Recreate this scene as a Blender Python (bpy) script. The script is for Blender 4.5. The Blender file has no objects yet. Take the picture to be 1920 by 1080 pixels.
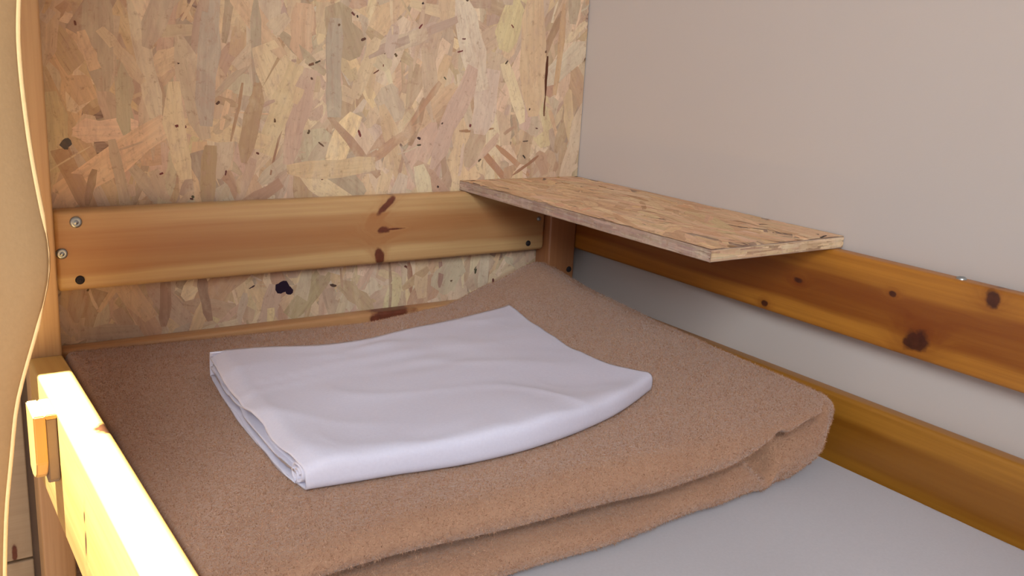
import bpy, bmesh, math, random
import numpy as np
from mathutils import Vector, Matrix
C = bpy.context.scene.collection
rng = np.random.default_rng(7)

# ------------------------------------------------------------------ camera, sky, sun, exposure
def look_basis(yaw, pitch, roll):
    y, p, r = [math.radians(a) for a in (yaw, pitch, roll)]
    fw = Vector((-math.sin(y)*math.cos(p), math.cos(y)*math.cos(p), math.sin(p)))
    rt = Vector((math.cos(y), math.sin(y), 0)); up = rt.cross(fw)
    return rt*math.cos(r)+up*math.sin(r), -rt*math.sin(r)+up*math.cos(r), fw
cd = bpy.data.cameras.new('camera'); cam = bpy.data.objects.new('camera', cd); C.objects.link(cam)
rt, up, fw = look_basis(-34.948, -14.2239, 3.2084)
M = Matrix((rt, up, -fw)).transposed().to_4x4(); M.translation = (-1.1492, -1.4484, 0.4654)
cam.matrix_world = M
cd.sensor_width = 36; cd.lens = 1759.34/1920*36; cd.clip_start = 0.02
bpy.context.scene.camera = cam

w = bpy.data.worlds.new('sky'); bpy.context.scene.world = w; w.use_nodes = True
bg = w.node_tree.nodes['Background']; bg.inputs[0].default_value = (0.86, 0.93, 1.04, 1); bg.inputs[1].default_value = 0.52

sd = bpy.data.lights.new('sun', 'SUN'); sun = bpy.data.objects.new('sun', sd); C.objects.link(sun)
sun.rotation_euler = Vector((0.2, -0.03, -1)).to_track_quat('-Z', 'Y').to_euler()
sd.energy = 48; sd.angle = 0.0065; sd.color = (1, 0.96, 0.88)

ad = bpy.data.lights.new('window_light', 'AREA'); al = bpy.data.objects.new('window_light', ad); C.objects.link(al)
al.location = (-2.3, -3.2, 1.85); al.rotation_euler = (Vector((-0.4, -0.1, 0.1))-Vector(al.location)).to_track_quat('-Z', 'Y').to_euler()
ad.shape = 'RECTANGLE'; ad.size = 1.2; ad.size_y = 1.3; ad.energy = 101; ad.color = (0.88, 0.95, 1.0)

vs = bpy.context.scene.view_settings
vs.view_transform = 'Standard'; vs.look = 'None'; vs.gamma = 1; vs.use_curve_mapping = False; vs.exposure = 0.0

# ------------------------------------------------------------------ helpers
def lin(r, g, b):
    f = lambda c: ((c/255+0.055)/1.055)**2.4 if c/255 > 0.04045 else c/255/12.92
    return (f(r), f(g), f(b), 1)
def empty(name, loc, label, cat):
    o = bpy.data.objects.new(name, None); C.objects.link(o); o.location = loc
    o['label'] = label; o['category'] = cat; o.empty_display_size = 0.05
    return o
def world_loc(o):
    v = Vector((0, 0, 0))
    while o: v += o.location; o = o.parent
    return v
def link(name, me, mat, parent=None, origin=None, smooth=False):
    """mesh given in world coordinates; becomes a child at its own origin"""
    o = bpy.data.objects.new(name, me); C.objects.link(o)
    org = Vector(origin) if origin is not None else Vector((0, 0, 0))
    me.transform(Matrix.Translation(-org))
    pw = world_loc(parent) if parent else Vector((0, 0, 0))
    if parent: o.parent = parent
    o.location = org - pw
    if mat: me.materials.append(mat)
    if smooth:
        me.polygons.foreach_set('use_smooth', [True]*len(me.polygons))
    return o
def from_bm(bm, name):
    me = bpy.data.meshes.new(name); bm.normal_update(); bm.to_mesh(me); bm.free(); return me
def box_bm(lo, hi, bevel=0.0, seg=3, cut=None):
    bm = bmesh.new()
    bmesh.ops.create_cube(bm, size=1)
    for v in bm.verts:
        for i in range(3): v.co[i] = lo[i] if v.co[i] < 0 else hi[i]
    if bevel: bmesh.ops.bevel(bm, geom=bm.edges[:], offset=bevel, segments=seg, profile=0.5, affect='EDGES')
    return bm
def box(name, lo, hi, mat, parent=None, bevel=0.0, seg=3, kind=None):
    me = from_bm(box_bm(lo, hi, bevel, seg), name)
    o = link(name, me, mat, parent, [(a+b)/2 for a, b in zip(lo, hi)], smooth=bevel > 0)
    if kind: o['kind'] = kind
    return o
def np_mesh(name, V, F, n=4):
    me = bpy.data.meshes.new(name); V = np.asarray(V, np.float32); F = np.asarray(F, np.int32)
    me.vertices.add(len(V)); me.vertices.foreach_set('co', V.ravel())
    me.loops.add(F.size); me.loops.foreach_set('vertex_index', F.ravel())
    me.polygons.add(len(F)); me.polygons.foreach_set('loop_start', np.arange(0, F.size, F.shape[1], dtype=np.int32))
    me.update(calc_edges=True); me.validate(); return me

class NT:
    def __init__(s, name):
        s.m = bpy.data.materials.new(name); s.m.use_nodes = True; s.t = s.m.node_tree
        s.b = s.t.nodes['Principled BSDF']; s.out = s.t.nodes['Material Output']
    def n(s, typ, ins=None, **kw):
        nd = s.t.nodes.new('ShaderNode'+typ)
        for k, v in kw.items(): setattr(nd, k, v)
        for k, v in (ins or {}).items():
            if hasattr(v, 'is_output'): s.t.links.new(v, nd.inputs[k])
            else: nd.inputs[k].default_value = v
        return nd
    def math(s, op, a, b=None, c=None):
        d = {0: a}
        if b is not None: d[1] = b
        if c is not None: d[2] = c
        return s.n('Math', d, operation=op).outputs[0]
    def mix(s, f, a, b, mode='MIX'):
        nd = s.n('Mix', data_type='RGBA', blend_type=mode)
        for i, v in ((0, f), (6, a), (7, b)):
            if hasattr(v, 'is_output'): s.t.links.new(v, nd.inputs[i])
            else: nd.inputs[i].default_value = v
        return nd.outputs[2]
    def ramp(s, f, stops):
        nd = s.n('ValToRGB', {0: f}); cr = nd.color_ramp
        while len(cr.elements) < len(stops): cr.elements.new(0.5)
        for e, (p, c) in zip(cr.elements, stops): e.position = p; e.color = c if len(c) == 4 else (*c, 1)
        return nd.outputs[0]
    def noise(s, vec, scale, detail=3, rough=0.5, dist=0.0):
        return s.n('TexNoise', {'Vector': vec, 'Scale': scale, 'Detail': detail, 'Roughness': rough, 'Distortion': dist}).outputs[0]
    def mapv(s, vec, scale=(1, 1, 1), loc=(0, 0, 0), rot=(0, 0, 0)):
        return s.n('Mapping', {'Vector': vec, 'Scale': scale, 'Location': loc, 'Rotation': rot}).outputs[0]
    def obj(s): return s.n('TexCoord').outputs['Object']
    def link(s, a, b): s.t.links.new(a, b)
    def bump(s, h, strength, dist):
        self_n = s.n('Bump', {'Height': h, 'Strength': strength, 'Distance': dist}); s.link(self_n.outputs[0], s.b.inputs['Normal'])

def pine(name, axis, origin, light, dark, heart=None, knots=(), rough=0.42, coat=0.15, knot_cols=((66, 22, 14), (122, 58, 38))):
    """varnished pine: grain along axis; heart=(lo,hi) is the dark heartwood band across z; knots=(along, z, ra, rz)"""
    t = NT(name); P = t.obj()
    W = t.mapv(P, loc=origin)                       # back to room coordinates, so that knots lie where they are
    sc = [26, 26, 26]; sc[axis] = 1.3
    sep = t.n('SeparateXYZ', {0: W}); u = sep.outputs[axis]; z = sep.outputs[2]
    warp = t.noise(t.mapv(W, scale=[3 if i == axis else 6 for i in range(3)]), 1.0, 2)
    k_tot = None; swirl = None
    nz = t.math('SUBTRACT', t.noise(W, 45, 3), 0.5)
    nzb = t.math('SUBTRACT', t.noise(W, 16, 2), 0.5)
    for (ku, kz, ra, rz, tilt, *third) in knots:
        du = t.math('SUBTRACT', u, ku); dz = t.math('SUBTRACT', z, kz)
        a = t.math('ADD', t.math('MULTIPLY', du, math.cos(tilt)), t.math('MULTIPLY', dz, math.sin(tilt)))
        b = t.math('SUBTRACT', t.math('MULTIPLY', dz, math.cos(tilt)), t.math('MULTIPLY', du, math.sin(tilt)))
        a = t.math('DIVIDE', a, ra); b = t.math('DIVIDE', b, rz)
        d2 = t.math('ADD', t.math('MULTIPLY', a, a), t.math('MULTIPLY', b, b))
        if third:
            c3 = t.math('DIVIDE', t.math('SUBTRACT', sep.outputs[1-axis], third[0]), third[1]); d2 = t.math('ADD', d2, t.math('MULTIPLY', c3, c3))
        d = t.math('SQRT', d2)
        dd = t.math('ADD', d, t.math('ADD', t.math('MULTIPLY', nz, 1.6), t.math('MULTIPLY', nzb, 1.2)))
        m = t.n('MapRange', {0: dd, 1: 0.75, 2: 1.15, 3: 1.0, 4: 0.0}).outputs[0]
        g = t.math('POWER', 2.718, t.math('MULTIPLY', t.math('MULTIPLY', d, d), -0.22))
        k_tot = m if k_tot is None else t.math('MAXIMUM', k_tot, m)
        swirl = g if swirl is None else t.math('ADD', swirl, g)
    vec = t.mapv(W, scale=sc)
    if swirl is not None:
        cmb = t.n('CombineXYZ', {0: t.math('MULTIPLY', swirl, 0.6), 1: t.math('MULTIPLY', swirl, 0.6), 2: t.math('MULTIPLY', swirl, 0.9)}).outputs[0]
        vec = t.n('VectorMath', {0: vec, 1: cmb}, operation='ADD').outputs[0]
    g1 = t.noise(vec, 1.0, 4, 0.55, 0.4)
    sc2 = [150, 150, 150]; sc2[axis] = 2.5
    g2 = t.noise(t.mapv(W, scale=sc2), 1.0, 3, 0.6)
    col = t.mix(t.n('MapRange', {0: g1, 1: 0.35, 2: 0.7}).outputs[0], light, t.mix(0.5, light, dark))
    if heart:
        zz = t.math('ADD', z, t.math('MULTIPLY', t.math('SUBTRACT', warp, 0.5), 0.030))
        zz = t.math('ADD', zz, t.math('MULTIPLY', t.math('SUBTRACT', g1, 0.5), 0.012))
        f = t.math('MULTIPLY', t.n('MapRange', {0: zz, 1: heart[0], 2: heart[0]+0.010}).outputs[0],
                   t.n('MapRange', {0: zz, 1: heart[1]-0.010, 2: heart[1], 3: 1.0, 4: 0.0}).outputs[0])
        hc = t.mix(t.n('MapRange', {0: g1, 1: 0.3, 2: 0.7}).outputs[0], dark, t.mix(0.45, dark, light))
        col = t.mix(f, col, hc)
    col = t.mix(t.n('MapRange', {0: g2, 1: 0.4, 2: 0.75, 3: 0.0, 4: 0.35}).outputs[0], col, dark)
    if k_tot is not None:
        col = t.mix(t.math('MULTIPLY', t.math('MINIMUM', swirl, 1.0), 0.35), col, dark)
        col = t.mix(t.math('MULTIPLY', k_tot, 0.95), col, t.mix(t.noise(W, 120, 2), lin(*knot_cols[0]), lin(*knot_cols[1])))
    t.link(col, t.b.inputs['Base Color'])
    t.b.inputs['Roughness'].default_value = rough; t.b.inputs['Coat Weight'].default_value = coat; t.b.inputs['Coat Roughness'].default_value = 0.35
    t.bump(t.math('ADD', g1, t.math('MULTIPLY', g2, 0.6)), 0.25, 0.0012)
    return t.m

def cloth(name, c1, c2, nscale, bump=0.3, bdist=0.001, sheen=0.2, rough=0.9):
    t = NT(name); P = t.obj()
    a = t.noise(P, nscale, 4, 0.6); b = t.noise(P, 6, 2)
    f = t.math('ADD', t.math('MULTIPLY', a, 0.6), t.math('MULTIPLY', b, 0.4))
    t.link(t.mix(t.n('MapRange', {0: f, 1: 0.3, 2: 0.7}).outputs[0], c1, c2), t.b.inputs['Base Color'])
    t.b.inputs['Roughness'].default_value = rough
    t.b.inputs['Sheen Weight'].default_value = sheen; t.b.inputs['Specular IOR Level'].default_value = 0.15
    t.bump(t.noise(P, nscale*1.5, 3, 0.6), bump, bdist)
    return t.m

def plain(name, col, rough=0.6, metal=0.0):
    t = NT(name); P = t.obj()
    n = t.noise(P, 90, 2)
    t.link(t.mix(n, col, tuple(c*0.78 for c in col[:3])+(1,)), t.b.inputs['Base Color'])
    t.b.inputs['Roughness'].default_value = rough; t.b.inputs['Metallic'].default_value = metal
    return t.m

def wall_mat(name, c1, c2):
    t = NT(name); P = t.obj()
    a = t.noise(P, 1.6, 2); b = t.noise(P, 420, 2)
    t.link(t.mix(a, c1, c2), t.b.inputs['Base Color'])
    t.b.inputs['Roughness'].default_value = 0.92; t.b.inputs['Specular IOR Level'].default_value = 0.1
    t.bump(b, 0.12, 0.0006); return t.m

def flake_mat(name, mscale, tints):
    t = NT(name)
    uv = t.n('UVMap', uv_map='grain').outputs[0]
    at = t.n('Attribute', attribute_name='flake_col').outputs[0]
    g = t.noise(t.mapv(uv, scale=(7, 160, 1)), 1.0, 4, 0.6, 0.3)
    s = t.noise(t.mapv(uv, scale=(30, 420, 1)), 1.0, 2, 0.6)
    k = t.n('MapRange', {0: g, 1: 0.25, 2: 0.75, 3: 0.86, 4: 1.10}).outputs[0]
    kc = t.n('CombineColor', {0: k, 1: k, 2: k}).outputs[0]
    col = t.mix(1.0, at, kc, 'MULTIPLY')
    col = t.mix(t.n('MapRange', {0: s, 1: 0.64, 2: 0.78, 3: 0, 4: 0.55}).outputs[0], col, lin(120, 80, 58))
    P = t.obj()
    m1 = t.noise(t.mapv(P, scale=mscale), 1.0, 6, 0.65, 0.8); m2 = t.noise(P, 95, 5, 0.7)
    col = t.mix(t.n('MapRange', {0: m1, 1: 0.42, 2: 0.72, 3: 0, 4: 0.4}).outputs[0], col, lin(*tints[0]))
    m4 = t.noise(t.mapv(P, scale=[q*2.2 for q in mscale]), 1.0, 6, 0.75, 1.2)
    col = t.mix(t.n('MapRange', {0: m4, 1: 0.53, 2: 0.70, 3: 0, 4: 0.55}).outputs[0], col, lin(*tints[3]))
    col = t.mix(t.n('MapRange', {0: m1, 1: 0.5, 2: 0.28, 3: 0, 4: 0.45}).outputs[0], col, lin(*tints[1]))
    col = t.mix(t.n('MapRange', {0: m2, 1: 0.56, 2: 0.76, 3: 0, 4: 0.8}).outputs[0], col, lin(*tints[2]))
    m3 = t.noise(t.mapv(P, scale=[q*6 for q in mscale]), 1.0, 3, 0.6)
    col = t.mix(t.n('MapRange', {0: m3, 1: 0.55, 2: 0.75, 3: 0, 4: 0.45}).outputs[0], col, lin(*tints[0]))
    keep = t.n('MapRange', {0: t.n('RGBToBW', {0: at}).outputs[0], 1: 0.05, 2: 0.17}).outputs[0]      # knots and bark stay dark
    col = t.mix(keep, at, col)
    t.link(col, t.b.inputs['Base Color'])
    t.b.inputs['Roughness'].default_value = 0.7; t.b.inputs['Specular IOR Level'].default_value = 0.25
    t.bump(g, 0.35, 0.001); return t.m

def board_edge_mat(name, axis):
    """pressed layers of strands seen on the cut edge"""
    t = NT(name); P = t.obj()
    sc = [22, 22, 22]; sc[2] = 330
    a = t.noise(t.mapv(P, scale=sc), 1.0, 4, 0.65, 0.6)
    b = t.noise(P, 28, 3)
    col = t.ramp(a, [(0.30, lin(104, 74, 58)), (0.43, lin(158, 126, 104)), (0.58, lin(188, 158, 134)), (0.72, lin(206, 178, 148))])
    col = t.mix(t.math('MULTIPLY', b, 0.5), col, lin(160, 134, 122))
    t.link(col, t.b.inputs['Base Color']); t.b.inputs['Roughness'].default_value = 0.85
    t.bump(a, 0.6, 0.0015); return t.m

# ------------------------------------------------------------------ materials
m_wall = wall_mat('white_plaster', lin(196, 184, 176), lin(202, 190, 182))
m_sun_blocker = wall_mat('grey_paint', lin(170, 160, 150), lin(180, 170, 160))
m_floor = pine('floor_wood', 1, (0, 0, 0), lin(84, 68, 56), lin(62, 48, 38))
LIGHT, DARK = lin(204, 158, 108), lin(160, 100, 60)
m_steel = plain('zinc_steel', lin(190, 195, 195), 0.35, 0.9)
m_black = plain('dark_steel', lin(46, 38, 40), 0.6, 0.3)
m_plate = plain('grey_bracket_steel', lin(150, 132, 116), 0.6, 0.15)
m_osb = board_edge_mat('strand_board_core', 0)
m_flake = flake_mat('wood_strands', (22, 22, 9), ((190, 158, 140), (228, 208, 178), (156, 118, 94), (184, 146, 122)))
m_flake2 = flake_mat('shelf_strands', (22, 8, 22), ((206, 160, 126), (234, 204, 164), (172, 126, 92), (200, 154, 116)))

# ------------------------------------------------------------------ setting
FLOOR = -0.62
box('floor', (-3.2, -4.2, FLOOR-0.04), (0.06, 0.10, FLOOR), m_floor, kind='structure')
box('wall_right', (0.03, -4.2, FLOOR), (0.13, 0.20, 2.0), m_wall, kind='structure')
wb = box('wall_back', (-3.2, 0.085, FLOOR), (0.03, 0.185, 2.0), m_wall, kind='structure')
# unseen slab added over the bunk, its edges shaped to trim the sun
bm = bmesh.new()
for lo, hi in (((-1.265, -4.2, 1.6), (0.03, -0.047, 1.66)), ((-3.2, -0.047, 1.6), (0.03, 0.085, 1.66))):
    b2 = box_bm(lo, hi); me = from_bm(b2, 'tmp'); bm.from_mesh(me); bpy.data.meshes.remove(me)
o = link('sun_blocker', from_bm(bm, 'sun_blocker'), m_sun_blocker); o['kind'] = 'structure'
# pale boards lining the back wall left of the bed post
m_clad = pine('pale_board', 0, (-1.3, 0.072, -0.2), lin(186, 166, 138), lin(160, 138, 112), knots=((-1.016, -0.340, 0.004, 0.014, 0.0),), coat=0.0, rough=0.7)
for i, (z0, z1) in enumerate(((-0.618, -0.3575), (-0.3535, -0.085), (-0.081, 0.18), (0.184, 0.45), (0.454, 0.72), (0.724, 0.995), (0.999, 1.27), (1.274, 1.595))):
    bm = box_bm((-1.62, 0.06, z0), (-0.99, 0.084, z1), 0.002, 2)
    o = link('board', from_bm(bm, 'board'), m_clad, wb, (-1.3, 0.072, -0.2), smooth=False)

# ------------------------------------------------------------------ bed frame
BO = Vector((-0.47, -1.0, FLOOR))
bed = empty('bed_frame', BO, 'varnished pine bunk bed frame with guard rails around the mattress', 'bed')
def rail(name, lo, hi, axis, heart, knots, label=None, bevel=0.006, light=LIGHT, dark=DARK, **kw):
    c = [(a+b)/2 for a, b in zip(lo, hi)]
    m = pine(name+'_pine', axis, c, light, dark, heart, knots, **kw)
    o = box(name, lo, hi, m, bed, bevel, 4)
    if label: o['label'] = label
    return o
ZU, H1 = 0.2086, 0.120
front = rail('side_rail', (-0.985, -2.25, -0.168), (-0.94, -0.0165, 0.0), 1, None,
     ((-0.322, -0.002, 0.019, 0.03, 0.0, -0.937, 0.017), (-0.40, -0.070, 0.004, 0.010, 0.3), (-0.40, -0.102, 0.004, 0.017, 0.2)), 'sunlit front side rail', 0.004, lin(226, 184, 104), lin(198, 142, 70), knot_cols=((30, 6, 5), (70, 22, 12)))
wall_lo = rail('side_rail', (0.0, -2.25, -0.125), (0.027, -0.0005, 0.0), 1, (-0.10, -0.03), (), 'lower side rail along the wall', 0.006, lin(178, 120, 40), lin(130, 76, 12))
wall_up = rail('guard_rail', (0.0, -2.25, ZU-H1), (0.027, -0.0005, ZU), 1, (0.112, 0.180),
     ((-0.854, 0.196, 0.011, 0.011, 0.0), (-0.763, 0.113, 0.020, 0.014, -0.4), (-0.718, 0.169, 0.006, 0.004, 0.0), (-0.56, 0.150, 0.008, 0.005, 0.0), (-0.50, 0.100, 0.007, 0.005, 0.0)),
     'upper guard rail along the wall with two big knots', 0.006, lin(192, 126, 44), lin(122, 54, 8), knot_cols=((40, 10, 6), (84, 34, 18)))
head_up = rail('guard_rail', (-0.9395, 0.0, ZU-H1), (-0.0655, 0.0295, ZU), 0, (0.112, 0.186),
     ((-0.410, 0.194, 0.026, 0.006, 0.75), (-0.418, 0.149, 0.012, 0.007, 0.0), (-0.395, 0.150, 0.016, 0.002, 0.0), (-0.424, 0.104, 0.008, 0.020, 0.35)),
     'upper guard rail across the head end', 0.008, lin(206, 168, 116), lin(170, 114, 68))
head_lo = rail('end_rail', (-0.9395, 0.0, -0.14), (-0.0655, 0.0295, 0.0), 0, (-0.11, -0.03),
     ((-0.395, -0.004, 0.040, 0.011, 0.1),), 'lower end rail behind the blanket', 0.006)
post_m = lambda n, c: pine(n, 2, c, lin(206, 166, 118), lin(166, 116, 72))
def post(lo, hi, m=None):
    c = [(a+b)/2 for a, b in zip(lo, hi)]
    return box('post', lo, hi, m or post_m('post_pine', c), bed, 0.004, 3)
p_left = post((-0.985, -0.016, FLOOR), (-0.94, 0.0295, 1.5995))
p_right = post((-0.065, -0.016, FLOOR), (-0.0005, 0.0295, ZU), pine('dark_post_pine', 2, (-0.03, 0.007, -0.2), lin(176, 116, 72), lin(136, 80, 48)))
post((-0.985, -2.30, FLOOR), (-0.94, -2.2505, 1.5995))
post((-0.065, -2.30, FLOOR), (-0.0005, -2.2505, ZU))

def screw(parent, x, z, r, mat, y=0.0, axis='Y', name='screw'):
    bm = bmesh.new()
    n = 16; prof = [(0.0, 0.0035), (r*0.35, 0.0033), (r*0.4, 0.0022), (r*0.55, 0.0032), (r*0.8, 0.0026), (r, 0.001), (r, -0.004)]
    rings = []
    for (rr, h) in prof:
        if rr == 0: rings.append([bm.verts.new((0, 0, h))]*n)
        else: rings.append([bm.verts.new((rr*math.cos(k*math.tau/n), rr*math.sin(k*math.tau/n), h)) for k in range(n)])
    for a, b in zip(rings, rings[1:]):
        for k in range(n):
            vs_ = []
            for v in (a[k], b[k], b[(k+1) % n], a[(k+1) % n]):
                if v not in vs_: vs_.append(v)
            bm.faces.new(vs_)
    if axis == 'Y': bmesh.ops.rotate(bm, verts=bm.verts, matrix=Matrix.Rotation(math.pi/2, 3, 'X'))
    bmesh.ops.translate(bm, verts=bm.verts, vec=(x, y, z))
    return link(name, from_bm(bm, name), mat, parent, (x, y, z), smooth=True)
def hole(parent, x, z, r, y=0.0): 
    return screw(parent, x, z, r, m_black, y)
screw(head_up, -0.909, 0.191, 0.0085, m_steel)
screw(head_up, -0.930, 0.146, 0.0080, m_steel)
hole(head_up, -0.908, 0.105, 0.0065)
hole(head_up, -0.105, 0.104, 0.0055)
screw(head_up, -0.083, 0.151, 0.0045, m_steel)
hole(p_right, -0.013, 0.048, 0.006, -0.016)
screw(wall_up, 0.012, ZU, 0.0065, m_steel, -0.804, 'Z', 'bolt')

# ladder hook on the outer face of the front rail: wooden cleat with a grey steel plate against the rail
def cleat(name, x0, x1, outline, mat, bev):
    bm = bmesh.new()
    a = [bm.verts.new((x0, y, z)) for y, z in outline]; b = [bm.verts.new((x1, y, z)) for y, z in outline]
    n = len(outline)
    bm.faces.new(a); bm.faces.new(b[::-1])
    for k in range(n): bm.faces.new((a[(k+1) % n], a[k], b[k], b[(k+1) % n]))
    bmesh.ops.recalc_face_normals(bm, faces=bm.faces)
    bmesh.ops.bevel(bm, geom=bm.edges[:], offset=bev, segments=2, affect='EDGES')
    return link(name, from_bm(bm, name), mat, front, ((x0+x1)/2, -0.22, -0.05))
arc = [(-0.19, 0.0005), (-0.252, 0.0005), (-0.252, -0.062), (-0.246, -0.078), (-0.232, -0.088), (-0.212, -0.092), (-0.194, -0.086)]
cleat('hook_block', -1.012, -0.9985, arc, pine('hook_pine', 2, (-1.0, -0.22, -0.05), lin(226, 186, 110), lin(198, 146, 76)), 0.0015)
cleat('hook_plate', -0.9980, -0.9855, [(-0.195, -0.006), (-0.248, -0.006), (-0.250, -0.086), (-0.236, -0.096), (-0.2, -0.092)], m_plate, 0.001)
cleat('hook_cap', -0.9982, -0.9853, [(-0.19, 0.0003), (-0.250, 0.0003), (-0.250, -0.006), (-0.19, -0.006)], front.data.materials[0], 0.001)

# ------------------------------------------------------------------ strand board (flakes are real thin chips)
PALR = [(222, 192, 152), (214, 182, 140), (230, 206, 170), (206, 172, 132), (204, 174, 150), (198, 168, 140), (212, 192, 164),
       (190, 158, 124), (182, 146, 112), (200, 180, 150), (224, 198, 150), (178, 152, 128)]
PAL = [tuple(0.72*c+0.28*m for c, m in zip(p, (216, 188, 158))) for p in PALR]
def flakes(u0, u1, v0, v1, groups, heroes=(), pal=PAL, seed=1, sat=1.0, clip=True):
    r = np.random.default_rng(seed); V = []; F = []; COL = []; UV = []
    items = []
    for (n, L, Wd, ang, spread) in groups:
        for i in range(n):
            items.append((r.uniform(u0, u1), r.uniform(v0, v1), L*r.lognormal(0, .35), Wd*r.lognormal(0, .4), ang+r.normal(0, spread), None))
    r.shuffle(items) if False else None
    order = r.permutation(len(items)); items = [items[i] for i in order]
    items += list(heroes); N = len(items)
    for i, (cu, cv, L, Wd, a, col) in enumerate(items):
        ns = 6; ts = np.linspace(-0.5, 0.5, ns)
        top = Wd*(0.5+r.normal(0, .07, ns)); bot = -Wd*(0.5+r.normal(0, .07, ns))
        top[[0, -1]] *= r.uniform(.2, .9, 2); bot[[0, -1]] *= r.uniform(.2, .9, 2)
        bend = r.normal(0, .05)*L
        xs = np.concatenate([ts*L, ts[::-1]*L]); ys = np.concatenate([top, bot[::-1]]) + bend*(np.concatenate([ts, ts[::-1]])**2)
        ca, sa = math.cos(a), math.sin(a)
        u = cu+xs*ca-ys*sa; v = cv+xs*sa+ys*ca
        if clip: u = np.clip(u, u0, u1); v = np.clip(v, v0, v1)
        d = 0.0003+0.0011*(i/N) + r.uniform(0, .0002)+xs/L*r.normal(0, .00015)
        b = len(V); V += list(zip(u, v, d*np.ones(len(u))))
        for k in range(ns-1): F.append((b+k, b+k+1, b+2*ns-2-k, b+2*ns-1-k))
        if col is None:
            p = np.array(pal[r.integers(len(pal))], float)
            if r.random() < .05 and pal is PAL and Wd < .02: p = np.array((184, 146, 116), float)
            p = p*r.normal(1, .03)+r.normal(0, 2.5, 3)
        else:
                p = np.array(col, float)
                if p.mean() > 95: p = p*.8+np.array((208, 182, 150))*.2
        c = lin(*np.clip(p, 20, 250)); o = r.uniform(0, 50, 2)
        COL += [c]*len(u); UV += list(zip(xs+o[0], ys+o[1]))
    return np.array(V), np.array(F), np.array(COL), np.array(UV)
def flake_obj(name, data, to_world, parent, mat=None):
    mat = mat or m_flake
    V, F, COL, UV = data
    me = np_mesh(name, to_world(V), F)
    at = me.color_attributes.new('flake_col', 'FLOAT_COLOR', 'POINT'); at.data.foreach_set('color', COL.astype(np.float32).ravel())
    uvl = me.uv_layers.new(name='grain'); li = np.empty(len(me.loops), np.int32); me.loops.foreach_get('vertex_index', li)
    uvl.data.foreach_set('uv', UV[li].astype(np.float32).ravel())
    o = link(name, me, mat, parent, world_loc(parent)); o['kind'] = 'stuff'
    return o
panel = box('strand_board', (-0.9395, 0.0315, FLOOR), (0.0285, 0.050, 1.599), m_osb)
panel['label'] = 'large upright strand board panel closing the head end of the bed, behind the pine rails'; panel['category'] = 'board'
hero = [(-0.797, 0.43, 0.20, 0.028, 1.75, (226, 208, 176)), (-0.705, 0.42, 0.19, 0.030, 1.5, (186, 172, 156)), (-0.50, 0.42, 0.16, 0.028, 1.57, (178, 164, 144)),
        (-0.235, 0.47, 0.17, 0.045, 1.85, (230, 212, 186)), (-0.20, 0.37, 0.12, 0.050, 1.45, (222, 198, 178)), (-0.268, 0.34, 0.20, 0.036, 1.15, (212, 178, 158)),
        (-0.56, 0.34, 0.16, 0.030, 1.35, (206, 172, 150)), (-0.395, 0.29, 0.15, 0.018, 0.55, (196, 150, 116)), (-0.33, 0.36, 0.11, 0.010, 0.9, (186, 138, 104)),
        (-0.46, 0.29, 0.14, 0.016, 2.3, (184, 142, 112)), (-0.175, 0.255, 0.12, 0.012, 2.35, (176, 124, 90)), (-0.13, 0.262, 0.10, 0.010, 2.5, (186, 134, 96)), (-0.10, 0.25, 0.07, 0.006, 0.55, (150, 98, 66)),
        (-0.215, 0.318, 0.075, 0.005, 0.08, (160, 112, 72)), (-0.064, 0.42, 0.075, 0.006, 1.57, (92, 52, 34)), (-0.064, 0.365, 0.04, 0.004, 1.57, (110, 66, 44)),
        (-0.035, 0.47, 0.17, 0.014, 1.5, (206, 164, 120)), (-0.66, 0.35, 0.10, 0.005, 1.35, (166, 118, 80)), (-0.595, 0.30, 0.11, 0.004, 1.3, (156, 110, 82)),
        (-0.62, 0.47, 0.16, 0.05, 1.5, (216, 196, 168)), (-0.86, 0.45, 0.15, 0.04, 1.55, (190, 170, 146)), (-0.50, 0.255, 0.16, 0.03, 0.05, (222, 190, 144)),
        (-0.91, 0.30, 0.016, 0.012, 0.8, (86, 80, 78)), (-0.589, 0.055, 0.024, 0.020, 0.5, (36, 20, 40)), (-0.578, 0.050, 0.018, 0.012, 2.2, (40, 22, 42)),
        (-0.385, 0.04, 0.09, 0.006, 1.6, (150, 116, 90)), (-0.345, 0.05, 0.06, 0.01, 1.7, (152, 104, 80)), (-0.78, 0.05, 0.08, 0.018, 1.5, (158, 122, 102)), (-0.72, 0.05, 0.08, 0.016, 1.7, (154, 118, 98)), (-0.28, 0.05, 0.05, 0.012, 1.5, (146, 106, 94))]
for k in range(80):   # small dark bark specks
    hero.append((rng.uniform(-.92, .01), rng.uniform(0.02, .55), rng.uniform(.004, .013), rng.uniform(.002, .005), rng.uniform(0, 3.1), (rng.uniform(70, 120), rng.uniform(50, 80), 52)))
pd = flakes(-0.9395, 0.0285, -0.05, 0.70, [(900, .12, .028, 1.5, .50), (420, .09, .022, 1.2, 1.0), (420, .06, .010, 1.4, .6), (300, .045, .004, 1.2, .8)], hero, seed=11)
flake_obj('wood_strands', pd, lambda V: np.stack([V[:, 0], 0.0315-V[:, 2], V[:, 1]], 1), panel)

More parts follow.
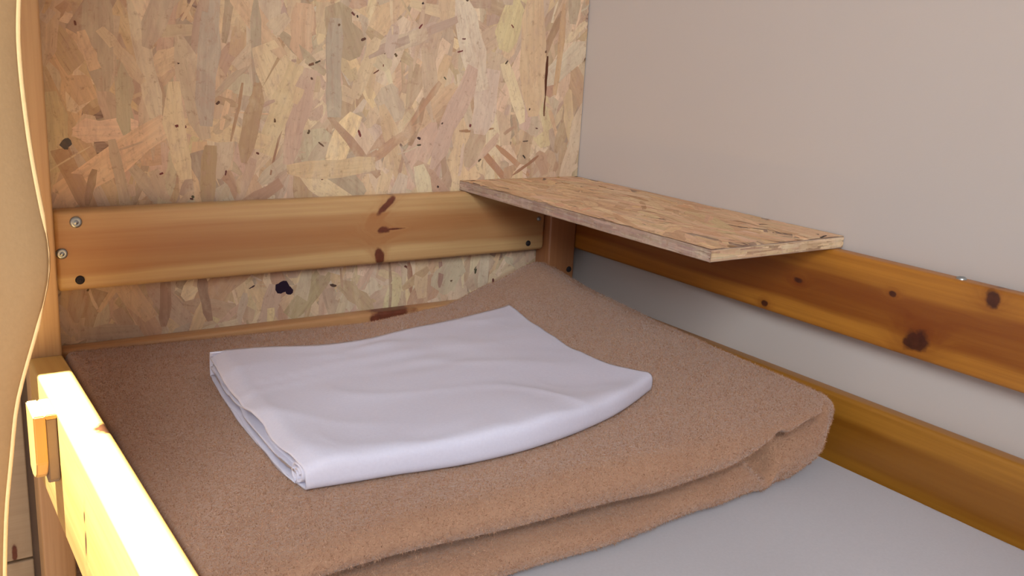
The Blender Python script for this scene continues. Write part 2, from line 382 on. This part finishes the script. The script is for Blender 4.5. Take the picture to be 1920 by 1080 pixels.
# shelf board lying on the rails in the corner
SX0, SX1, SY0, SY1, SZ = -0.247, 0.0285, -0.607, 0.0295, ZU+0.0005
TS = 0.0170
shelf = box('strand_board_shelf', (SX0, SY0, SZ), (SX1, SY1, SZ+TS), m_osb)
shelf['label'] = 'narrow strand board shelf laid across the rail corner against the wall'; shelf['category'] = 'shelf'
PAL2 = [(228, 190, 150), (220, 180, 140), (232, 198, 156), (216, 174, 138), (224, 188, 152), (210, 168, 128), (228, 192, 156)]
sh = [(-0.225, 0.020, 0.012, 0.005, 0.2, (40, 28, 26)), (0.020, 0.022, 0.010, 0.006, 0.2, (36, 28, 26)), (0.002, -0.575, 0.030, 0.004, 1.1, (52, 34, 26)), (-0.01, -0.600, 0.028, 0.004, 0.35, (50, 32, 26)),
      (-0.04, -0.22, 0.10, 0.012, 1.3, (184, 136, 96)), (-0.09, -0.30, 0.09, 0.008, 0.9, (178, 130, 92)), (-0.02, -0.12, 0.05, 0.005, 1.5, (120, 78, 52))]
sdt = flakes(SX0, SX1, SY0, SY1, [(330, .10, .018, 1.57, .45), (200, .07, .010, 1.4, .6), (140, .05, .004, 1.4, .5)], sh, PAL2, 5)
flake_obj('wood_strands', sdt, lambda V: np.stack([V[:, 0], V[:, 1], SZ+TS+V[:, 2]*.6], 1), shelf, m_flake2)
# strand ends standing a little proud on the two cut edges
e1 = flakes(SY0, SY1, SZ+.001, SZ+TS-.001, [(300, .055, .0030, 0, .03)], (), [(178, 152, 136), (170, 142, 126), (186, 160, 142), (160, 132, 116)], 6)
flake_obj('edge_strands', e1, lambda V: np.stack([SX0-V[:, 2]*.7, V[:, 0], V[:, 1]], 1), shelf)
e2 = flakes(SX0, SX1, SZ+.001, SZ+TS-.001, [(150, .05, .0030, 0, .04)], (), [(210, 178, 140), (198, 164, 126), (218, 188, 152), (172, 134, 102), (204, 168, 130)], 8)
flake_obj('edge_strands', e2, lambda V: np.stack([V[:, 0], SY0-V[:, 2]*.7, V[:, 1]], 1), shelf)

# ------------------------------------------------------------------ mattress
def ease(a, b, x): t = np.clip((x-a)/(b-a), 0, 1); return t*t*(3-2*t)
def vnoise(x, y, f, seed):
    """smooth value noise built from a few sines"""
    r = np.random.default_rng(seed); s = np.zeros_like(x)
    for k in range(7):
        a = r.uniform(0, math.tau); fr = f*r.uniform(.6, 1.5); s += np.sin((x*math.cos(a)+y*math.sin(a))*fr*math.tau+r.uniform(0, 6.28))
    return s/7
def slab(nx, ny, fx, ztop, zbot, rad):
    """closed cushion: fx(u,v)->x,y ; rad(u,v)->0..1 thickness factor near the rim"""
    a = 0.5-0.5*np.cos(np.linspace(0, math.pi, nx)); b = 0.5-0.5*np.cos(np.linspace(0, math.pi, ny))
    a = 0.5*a+0.5*np.linspace(0, 1, nx); b = 0.5*b+0.5*np.linspace(0, 1, ny)
    U, Vv = np.meshgrid(a, b, indexing='ij'); X, Y = fx(U, Vv)
    T, B = ztop(X, Y, U, Vv), zbot(X, Y, U, Vv); mid = (T+B)/2; k = rad(X, Y, U, Vv)
    ZT = mid+(T-mid)*k; ZB = mid+(B-mid)*k
    Vt = np.stack([X, Y, ZT], -1).reshape(-1, 3); Vb = np.stack([X, Y, ZB], -1).reshape(-1, 3)
    idx = np.arange(nx*ny).reshape(nx, ny); q = np.stack([idx[:-1, :-1], idx[1:, :-1], idx[1:, 1:], idx[:-1, 1:]], -1).reshape(-1, 4)
    off = nx*ny; F = [q, (q+off)[:, ::-1]]
    rim = np.concatenate([idx[:-1, 0], idx[-1, :-1], idx[:0:-1, -1], idx[0, :0:-1]]); nxt = np.roll(rim, -1)
    F.append(np.stack([nxt, rim, rim+off, nxt+off], -1))
    return np.concatenate([Vt, Vb]), np.concatenate(F)
def rim_round(dist, r):
    t = np.clip(dist/r, 0, 1); return np.sqrt(np.clip(1-(1-t)**2, 0, 1))*0.985+0.015

ZM = -0.094
m_sheet = cloth('white_cotton', lin(212, 208, 222), lin(204, 199, 214), 300, 0.15, 0.0006, 0.1)
m_matt = cloth('cream_cotton', lin(197, 193, 197), lin(189, 185, 189), 260, 0.2, 0.0006, 0.1)
MX0, MX1, MY0, MY1 = -0.938, -0.001, -2.2, -0.018
mv, mf = slab(140, 220, lambda u, v: (MX0+(MX1-MX0)*u, MY0+(MY1-MY0)*v),
      lambda x, y, u, v: ZM+0.0034*vnoise(x*.3+y, y*.35-x*.25, 5, 3)*ease(0.02, .15, u)*ease(0.98, .85, u)+0.0012*vnoise(x, y, 3, 4)-.0015,
      lambda x, y, u, v: -0.25+0*x, lambda x, y, u, v: rim_round(np.minimum(np.minimum(x-MX0, MX1-x), np.minimum(y-MY0, MY1-y)), 0.02))
mat_o = link('mattress', np_mesh('mattress', mv, mf), m_matt, None, (-0.47, -1.1, -0.25), True)
mat_o['label'] = 'mattress in a pale off-white fitted sheet filling the bed frame'; mat_o['category'] = 'mattress'
slat_m = pine('slat_pine', 0, (0, 0, 0), lin(200, 150, 96), lin(160, 104, 60))
for i in range(9):
    y = -2.05+i*0.24
    box('slat', (-0.9395, y, -0.272), (-0.0005, y+0.07, -0.2505), slat_m, bed, 0.002, 1)
box('slat_bearer', (-0.9395, -2.2, -0.30), (-0.915, -0.02, -0.2725), slat_m, bed)
box('slat_bearer', (-0.026, -2.2, -0.30), (-0.0015, -0.02, -0.2725), slat_m, bed)

# ------------------------------------------------------------------ folded blanket
BX0, BX1 = -0.937, -0.034
cx = np.array([-0.94, -0.80, -0.70, -0.45, -0.30, -0.20, -0.10, -0.03]); cy = np.array([-0.72, -0.60, -0.35, -0.15, -0.02])
HT = np.array([[-.012, .006, .014, .016, .014, .010, .012, .018],
               [-.010, .006, .012, .017, .018, .018, .020, .020],
               [-.006, .004, .008, .012, .018, .024, .030, .031],
               [-.004, .004, .006, .006, .016, .030, .046, .042],
               [.004, .001, -.002, -.008, .006, .040, .074, .055]])
def bilerp(x, y):
    def sm(t): return t*t*(3-2*t)*0.5+t*0.5
    ix = np.clip(np.searchsorted(cx, x)-1, 0, len(cx)-2); iy = np.clip(np.searchsorted(cy, y)-1, 0, len(cy)-2)
    tx = sm(np.clip((x-cx[ix])/(cx[ix+1]-cx[ix]), 0, 1)); ty = sm(np.clip((y-cy[iy])/(cy[iy+1]-cy[iy]), 0, 1))
    return (HT[iy, ix]*(1-tx)+HT[iy, ix+1]*tx)*(1-ty)+(HT[iy+1, ix]*(1-tx)+HT[iy+1, ix+1]*tx)*ty
def top_h(x, y): return bilerp(x, y)+0.0016*vnoise(x, y, 4, 21)
crz = lambda x: np.interp(x, [-.94, -.78, -.58, -.42, -.29, -.21, -.13, -.07, -.03], [-.036, -.036, -.041, -.047, -.040, -.026, -.008, -.002, -.002])
frontU = lambda x: np.interp(x, [-.94, -.8, -.58, -.42, -.28, -.17, -.10, -.03], [-.716, -.720, -.726, -.730, -.727, -.716, -.704, -.655])+0.002*np.sin(x*23)
frontL = lambda x: np.interp(x, [-.94, -.58, -.42, -.33, -.22, -.15, -.09, -.03], [-.722, -.722, -.720, -.712, -.710, -.710, -.704, -.676])+0.0025*np.sin(x*31+1)
def fx_upper(u, v):
    x = BX0+(-.058-BX0)*u; return x, frontU(x)*(1-v)+(-0.004-.016*ease(-.105, -.08, x))*v
def fx_lower(u, v):
    x = BX0+(BX1-BX0)*u; return x, frontL(x)*(1-v)+(-0.020)*v
hollow = lambda x: np.where(x > -0.195, np.exp(-((x+.195)/.011)**2), np.exp(-((x+.195)/.026)**2))
def low_top(x, y):
    a = np.minimum(crz(x)-.0075*ease(-.60, -.70, y)-.036*hollow(x)*ease(-.60, -.69, y), top_h(x, y)-.004); k = ease(-.088, -.058, x)
    return a*(1-k)+(top_h(x, y)+.0005)*k
def rim_u(x, y, u, v):
    f = frontU(x); return rim_round(np.minimum(np.minimum((y-f)*1.0, (-.058-x)*1.2), np.minimum(-0.004-y+.004, (x-BX0)*3)), 0.034)
def rim_l(x, y, u, v):
    f = frontL(x); return rim_round(np.minimum(np.minimum(y-f, (BX1-x)*1.0), (x-BX0)*3), 0.036)
parts = []
parts.append(slab(220, 170, fx_upper, lambda x, y, u, v: top_h(x, y), lambda x, y, u, v: crz(x)+.0075*ease(-.60, -.70, y)+.014*hollow(x)*ease(-.60, -.70, y), rim_u))
parts.append(slab(220, 150, fx_lower, lambda x, y, u, v: low_top(x, y), lambda x, y, u, v: ZM+.0012+np.interp(x, [-1, -.14, -.095, -.061, -.034], [0, 0, .015, .032, .048]), rim_l))
def tongue(x0, x1, y0, y1, zt, zb):
    return slab(40, 40, lambda u, v: (x0+(x1-x0)*u, y0+(y1-y0)*v), zt, zb, lambda x, y, u, v: rim_round(np.minimum(np.minimum(x-x0, x1-x), np.minimum(y-y0, y1-y)), 0.008))
# parts.append(tongue(-0.150, -0.040, -0.700, -0.55, lambda x, y, u, v: crz(x)+.012-.02*(1-u), lambda x, y, u, v: crz(x)+.002-.02*(1-u)))
V = np.concatenate([p[0] for p in parts]); offs = np.cumsum([0]+[len(p[0]) for p in parts[:-1]])
F = np.concatenate([p[1]+k for p, k in zip(parts, offs)])
tmp = bpy.data.objects.new('tmp', np_mesh('tmp', V, F)); C.objects.link(tmp)
mod = tmp.modifiers.new('r', 'REMESH'); mod.mode = 'VOXEL'; mod.voxel_size = 0.0034
mod2 = tmp.modifiers.new('s', 'SMOOTH'); mod2.iterations = 4; mod2.factor = 0.5
dg = bpy.context.evaluated_depsgraph_get(); bme = bpy.data.meshes.new_from_object(tmp.evaluated_get(dg))
bpy.data.objects.remove(tmp); bme.name = 'blanket'; bme.materials.clear()
m_blanket = cloth('tan_wool', lin(176, 136, 108), lin(162, 120, 94), 170, 0.8, 0.003, 0.35)
# pile: short fibres over the upper and front faces
nv = len(bme.vertices); co = np.empty(nv*3, np.float32); bme.vertices.foreach_get('co', co); co = co.reshape(-1, 3)
npoly = len(bme.polygons); cen = np.empty(npoly*3, np.float32); nor = np.empty(npoly*3, np.float32); ar = np.empty(npoly, np.float32)
bme.polygons.foreach_get('center', cen); bme.polygons.foreach_get('normal', nor); bme.polygons.foreach_get('area', ar); cen = cen.reshape(-1, 3); nor = nor.reshape(-1, 3)
ok = (nor[:, 2] > -0.75) & (cen[:, 1] < -0.01) & (cen[:, 0] > -0.93)
NF = 300000
pick = rng.choice(npoly, NF, p=ar*ok/np.sum(ar*ok)); n = nor[pick]
base = cen[pick]+rng.normal(0, .0016, (NF, 3)).astype(np.float32); base -= n*np.sum((base-cen[pick])*n, 1, keepdims=True)
lay = rng.normal(0, .75, (NF, 3)); d = n+lay-n*np.sum(lay*n, 1, keepdims=True)*.5; d /= np.linalg.norm(d, axis=1, keepdims=True)
side = np.cross(d, rng.normal(0, 1, (NF, 3))); side /= np.linalg.norm(side, axis=1, keepdims=True)
clump = 0.5+0.5*np.sin(base[:, :1]*520+2*np.sin(base[:, 1:2]*310))*np.sin(base[:, 1:2]*480+base[:, 2:]*400+2*np.sin(base[:, :1]*270))
ln = rng.uniform(.0020, .0042, (NF, 1))*(.7+.75*clump); wd = .00045
P0 = base-n*.0006
FV = np.stack([P0-side*wd, P0+side*wd, P0+d*ln], 1).reshape(-1, 3)
FV[:, 2] = np.maximum(FV[:, 2], ZM+.0008); FV[:, 1] = np.minimum(FV[:, 1], -.001); FV[:, 0] = np.clip(FV[:, 0], -.9385, -.001)
bl = link('blanket', bme, m_blanket, None, (-0.49, -0.36, ZM), True)
bl['label'] = 'folded tan wool blanket spread over the head end of the mattress'; bl['category'] = 'blanket'
t = NT('tan_fibres'); at = t.n('Attribute', attribute_name='fibre_col').outputs[0]; t.link(at, t.b.inputs['Base Color']); t.b.inputs['Roughness'].default_value = 0.9; t.b.inputs['Specular IOR Level'].default_value = 0.1
fme = np_mesh('pile', FV, np.arange(NF*3).reshape(-1, 3), 3)
fc = np.array([lin(*c) for c in ((188, 148, 120), (174, 132, 102), (200, 162, 134), (160, 120, 96), (184, 136, 110))])[rng.integers(0, 5, NF)]
ca = fme.color_attributes.new('fibre_col', 'FLOAT_COLOR', 'POINT'); ca.data.foreach_set('color', np.repeat(fc, 3, 0).astype(np.float32).ravel())
po = link('pile', fme, t.m, bl, (-0.49, -0.36, ZM)); po['kind'] = 'stuff'

# ------------------------------------------------------------------ folded white sheet
def poly(pts, n):
    p = np.array(pts, float); s = np.concatenate([[0], np.cumsum(np.linalg.norm(np.diff(p, axis=0), axis=1))]); s /= s[-1]
    # smooth resample
    q = np.linspace(0, 1, n); r = np.stack([np.interp(q, s, p[:, k]) for k in range(2)], 1)
    for _ in range(int(n*.6)): r[1:-1] = (r[:-2]+2*r[1:-1]+r[2:])/4
    return r
NU, NVv = 120, 100
back = poly([(-.786, -.214), (-.724, -.228), (-.643, -.262), (-.57, -.266), (-.477, -.238), (-.274, -.190)], NU)
frnt = poly([(-.806, -.604), (-.728, -.622), (-.624, -.644), (-.546, -.649), (-.475, -.638), (-.381, -.610), (-.291, -.566)], NU)
left = poly([(-.786, -.214), (-.802, -.35), (-.807, -.45), (-.812, -.54), (-.806, -.604)], NVv)
right = poly([(-.274, -.190), (-.300, -.301), (-.315, -.397), (-.322, -.51), (-.291, -.566)], NVv)
u = np.linspace(0, 1, NU)[:, None, None]; v = np.linspace(0, 1, NVv)[None, :, None]
coons = back[:, None]*(1-v)+frnt[:, None]*v+left[None]*(1-u)+right[None]*u-(back[0]*(1-u)*(1-v)+back[-1]*u*(1-v)+frnt[0]*(1-u)*v+frnt[-1]*u*v)
def under(x, y): return top_h(x, y)+0.0036
def cmap(uu, vv):
    fu = np.clip(uu, 0, 1)*(NU-1); fv = np.clip(vv, 0, 1)*(NVv-1); i = np.minimum(fu.astype(int), NU-2); j = np.minimum(fv.astype(int), NVv-2); a = (fu-i)[..., None]; b = (fv-j)[..., None]
    return (coons[i, j]*(1-a)+coons[i+1, j]*a)*(1-b)+(coons[i, j+1]*(1-a)+coons[i+1, j+1]*a)*b
def ribbon(prof, nu, u0, u1, ujit=None, wrinkle=0.0, seed=0, droop=0.0):
    """prof: list of (v, h) from the back top around the front fold to the back bottom; swept over u"""
    pv = np.array([p[0] for p in prof]); ph = np.array([p[1] for p in prof]); npf = len(prof)
    uu = np.linspace(0, 1, nu)[:, None]*np.ones((1, npf)); vv = pv[None]*np.ones((nu, 1))
    e0 = u0+(ujit(vv, ph[None]) if ujit else 0)
    us = e0+(u1-e0)*uu; XY = cmap(us, vv); X, Y = XY[..., 0], XY[..., 1]
    thick = 1.0-.30*ease(.55, 1.0, us)*1.0                       # slimmer at the right end
    top = np.clip(ph/np.max(ph), 0, 1)[None]
    Z = under(X, Y)+ph[None]*thick+wrinkle*top*(.7*np.clip(1-np.abs(vnoise(X*.5-Y*.35, Y*.9+X*.3, 5, seed+5))*3.2, 0, 1)**2*ease(-.3, .4, vnoise(X, Y, 4, seed+6))+.45*np.clip(1-np.abs(vnoise(X*.4+Y*.2, Y*1.1-X*.2, 9, seed+7))*3.5, 0, 1)**2*ease(-.1, .4, vnoise(X, Y, 5, seed+8))+vnoise(X*.55-Y*.3, Y*.9+X*.25, 7, seed)+.7*vnoise(X*.5+Y*.5, Y*1.2-X*.6, 15, seed+1)*ease(-.4, .5, vnoise(X, Y, 3, seed+2)))*ease(.0, .1, vv)
    Z = Z-droop*top*ease(.045, -.01, us)
    V = np.stack([X, Y, Z], -1).reshape(-1, 3); idx = np.arange(nu*npf).reshape(nu, npf)
    F = np.stack([idx[:-1, :-1], idx[:-1, 1:], idx[1:, 1:], idx[1:, :-1]], -1).reshape(-1, 4)
    return V, F
def fold(vb, vf, ht, hb, n=46, m=14, rv=None):
    r = (ht-hb)/2; rv = rv or r/.40
    vs_ = np.linspace(vb, vf-rv, n); P = [(a, ht) for a in vs_]
    se = lambda q: math.copysign(abs(q)**.6, q)                    # a little squarer than a half circle
    P += [(vf-rv+rv*se(math.cos(t)), (ht+hb)/2+r*se(math.sin(t))) for t in np.linspace(math.pi/2, -math.pi/2, m)[1:-1]]
    P += [(a, hb) for a in vs_[::-1]]
    return P
H = 0.034
jit = lambda amp, f, s: (lambda vv, hh: amp*np.sin(vv*f+s+hh*70)*.5+amp*.35*np.sin(vv*f*2.3+s*2))
pieces = [ribbon(fold(0.0, 1.0, H, 0.0), 150, 0.0, 1.0, jit(.008, 9, 0), .0042, 31, .009),
          ribbon(fold(0.01, .965, H*.80, H*.46), 90, .012, .985, jit(.018, 8, 2.0), .0006, 41),
          ribbon(fold(0.02, .95, H*.42, H*.06), 90, -.006, .985, jit(.020, 7, 4.0), .0006, 51)]
spir = [(.955+(.004+.0032*a/6.28*2.2)/.40*math.cos(a)*.9, H*.42+(.004+.0032*a/6.28*1.6)*math.sin(a)) for a in np.linspace(0, 10.5, 40)]
pieces.append(ribbon(spir, 30, -.016, .10, jit(.010, 30, 1.0)))
# back fold closes the bundle
bk = [(0.0+0.0, H)]+[(.012-.012*math.sin(t)-.0, H/2+H/2*math.cos(t)) for t in np.linspace(0, math.pi, 10)]
pieces.append(ribbon([(0.012-0.012*math.sin(t), H/2+H/2*math.cos(t)) for t in np.linspace(0, math.pi, 12)], 100, 0.0, 1.0, None, .0))
V = np.concatenate([p[0] for p in pieces]); offs = np.cumsum([0]+[len(p[0]) for p in pieces[:-1]]); F = np.concatenate([p[1]+k for p, k in zip(pieces, offs)])
sme = np_mesh('folded_sheet', V, F)
sh_o = link('folded_sheet', sme, m_sheet, None, (-0.55, -0.42, 0.02), True)
sm = sh_o.modifiers.new('thick', 'SOLIDIFY'); sm.thickness = 0.0028; sm.offset = 0.0
sh_o['label'] = 'white cotton bed sheet folded into a flat bundle on the tan blanket'; sh_o['category'] = 'bed sheet'

# ------------------------------------------------------------------ curtain on the left
CY = -0.80; k = (1.4484-0.80)/(1.4484-0.45)
edge = [(-1.019, .485), (-1.023, .466), (-1.023, .413), (-1.020, .354), (-1.016, .313), (-1.010, .265), (-1.008, .244), (-1.010, .222), (-1.016, .201), (-1.025, .169), (-1.036, .137), (-1.049, .094), (-1.056, .043), (-1.065, -.014), (-1.072, -.091)]
ex = [-1.1492+(x+1.1492)*k for x, z in edge]; ez = [.4654+(z-.4654)*k for x, z in edge]
ez = [1.6, .52]+ez+[-.05, -.58]; ex = [ex[0]+.010, ex[0]+.001]+ex+[ex[-1]-.006, ex[-1]-.03]
zs = np.linspace(-.56, 1.585, 360); xe = np.interp(zs, ez[::-1], ex[::-1])
for _ in range(6): xe[1:-1] = (xe[:-2]+2*xe[1:-1]+xe[2:])/4
NS = 130; s = np.linspace(0, 1, NS)
def curtain_pt(sv, z, e):
    off = sv*0.40
    x = e-off
    y = CY-0.045*(1-np.exp(-off/.03))*0.6+0.0075*np.sin(off*42+z*1.2)*np.clip(off/.05, 0, 1)+0.0014*np.sin(off*95+z*3)*np.clip(off/.05, 0, 1)
    return x, y
CV = []
for z, e in zip(zs, xe):
    x, y = curtain_pt(s, z, e); CV.append(np.stack([x, y, np.full(NS, z)], 1))
CV = np.array(CV); idx = np.arange(len(zs)*NS).reshape(len(zs), NS)
CF = np.stack([idx[:-1, :-1], idx[1:, :-1], idx[1:, 1:], idx[:-1, 1:]], -1).reshape(-1, 4)
t = NT('peach_curtain_cloth'); P = t.obj()
col = t.mix(t.noise(P, 300, 3), lin(182, 152, 114), lin(172, 143, 106))
t.link(col, t.b.inputs['Base Color']); t.b.inputs['Roughness'].default_value = .95; t.b.inputs['Specular IOR Level'].default_value = .1
tr = t.n('BsdfTranslucent', {'Color': col}); mx = t.n('MixShader', {0: .16}); t.link(t.b.outputs[0], mx.inputs[1]); t.link(tr.outputs[0], mx.inputs[2]); t.link(mx.outputs[0], t.out.inputs[0])
t.bump(t.noise(P, 500, 2), .2, .0005)
cur = link('curtain', np_mesh('curtain', CV.reshape(-1, 3), CF), t.m, None, (-1.25, CY, FLOOR), True)
cur['label'] = 'peach cloth curtain hanging at the left with a bright sunlit edge'; cur['category'] = 'curtain'
so = cur.modifiers.new('thick', 'SOLIDIFY'); so.thickness = .0012; so.offset = 0
# hem: rolled edge, its sunlit rim put into a paler colour
bm = bmesh.new(); rings = []
m_hem = cloth('sunlit_hem_cloth', lin(244, 214, 160), lin(236, 200, 146), 300, .2, .0005, .1)
for z, e in zip(zs[::2], xe[::2]):
    fade = .0022 if not (.285 < z < .34) else .0012
    rings.append([bm.verts.new((e-.0010+fade*math.cos(a), CY-.0005+fade*.7*math.sin(a), z)) for a in np.linspace(0, math.tau, 9)[:-1]])
for a, b in zip(rings, rings[1:]):
    for q in range(8): bm.faces.new((a[q], a[(q+1) % 8], b[(q+1) % 8], b[q]))
bm.faces.new(rings[0][::-1]); bm.faces.new(rings[-1])
link('hem', from_bm(bm, 'hem'), m_hem, cur, (-1.25, CY, FLOOR), True)
bm = bmesh.new(); bmesh.ops.create_cone(bm, cap_ends=True, segments=16, radius1=.006, radius2=.006, depth=.62)
bmesh.ops.rotate(bm, verts=bm.verts, matrix=Matrix.Rotation(math.pi/2, 3, 'Y')); bmesh.ops.translate(bm, verts=bm.verts, vec=(-1.24, CY, 1.5915))
link('curtain_rod', from_bm(bm, 'curtain_rod'), m_steel, cur, (-1.24, CY, 1.5915), True)
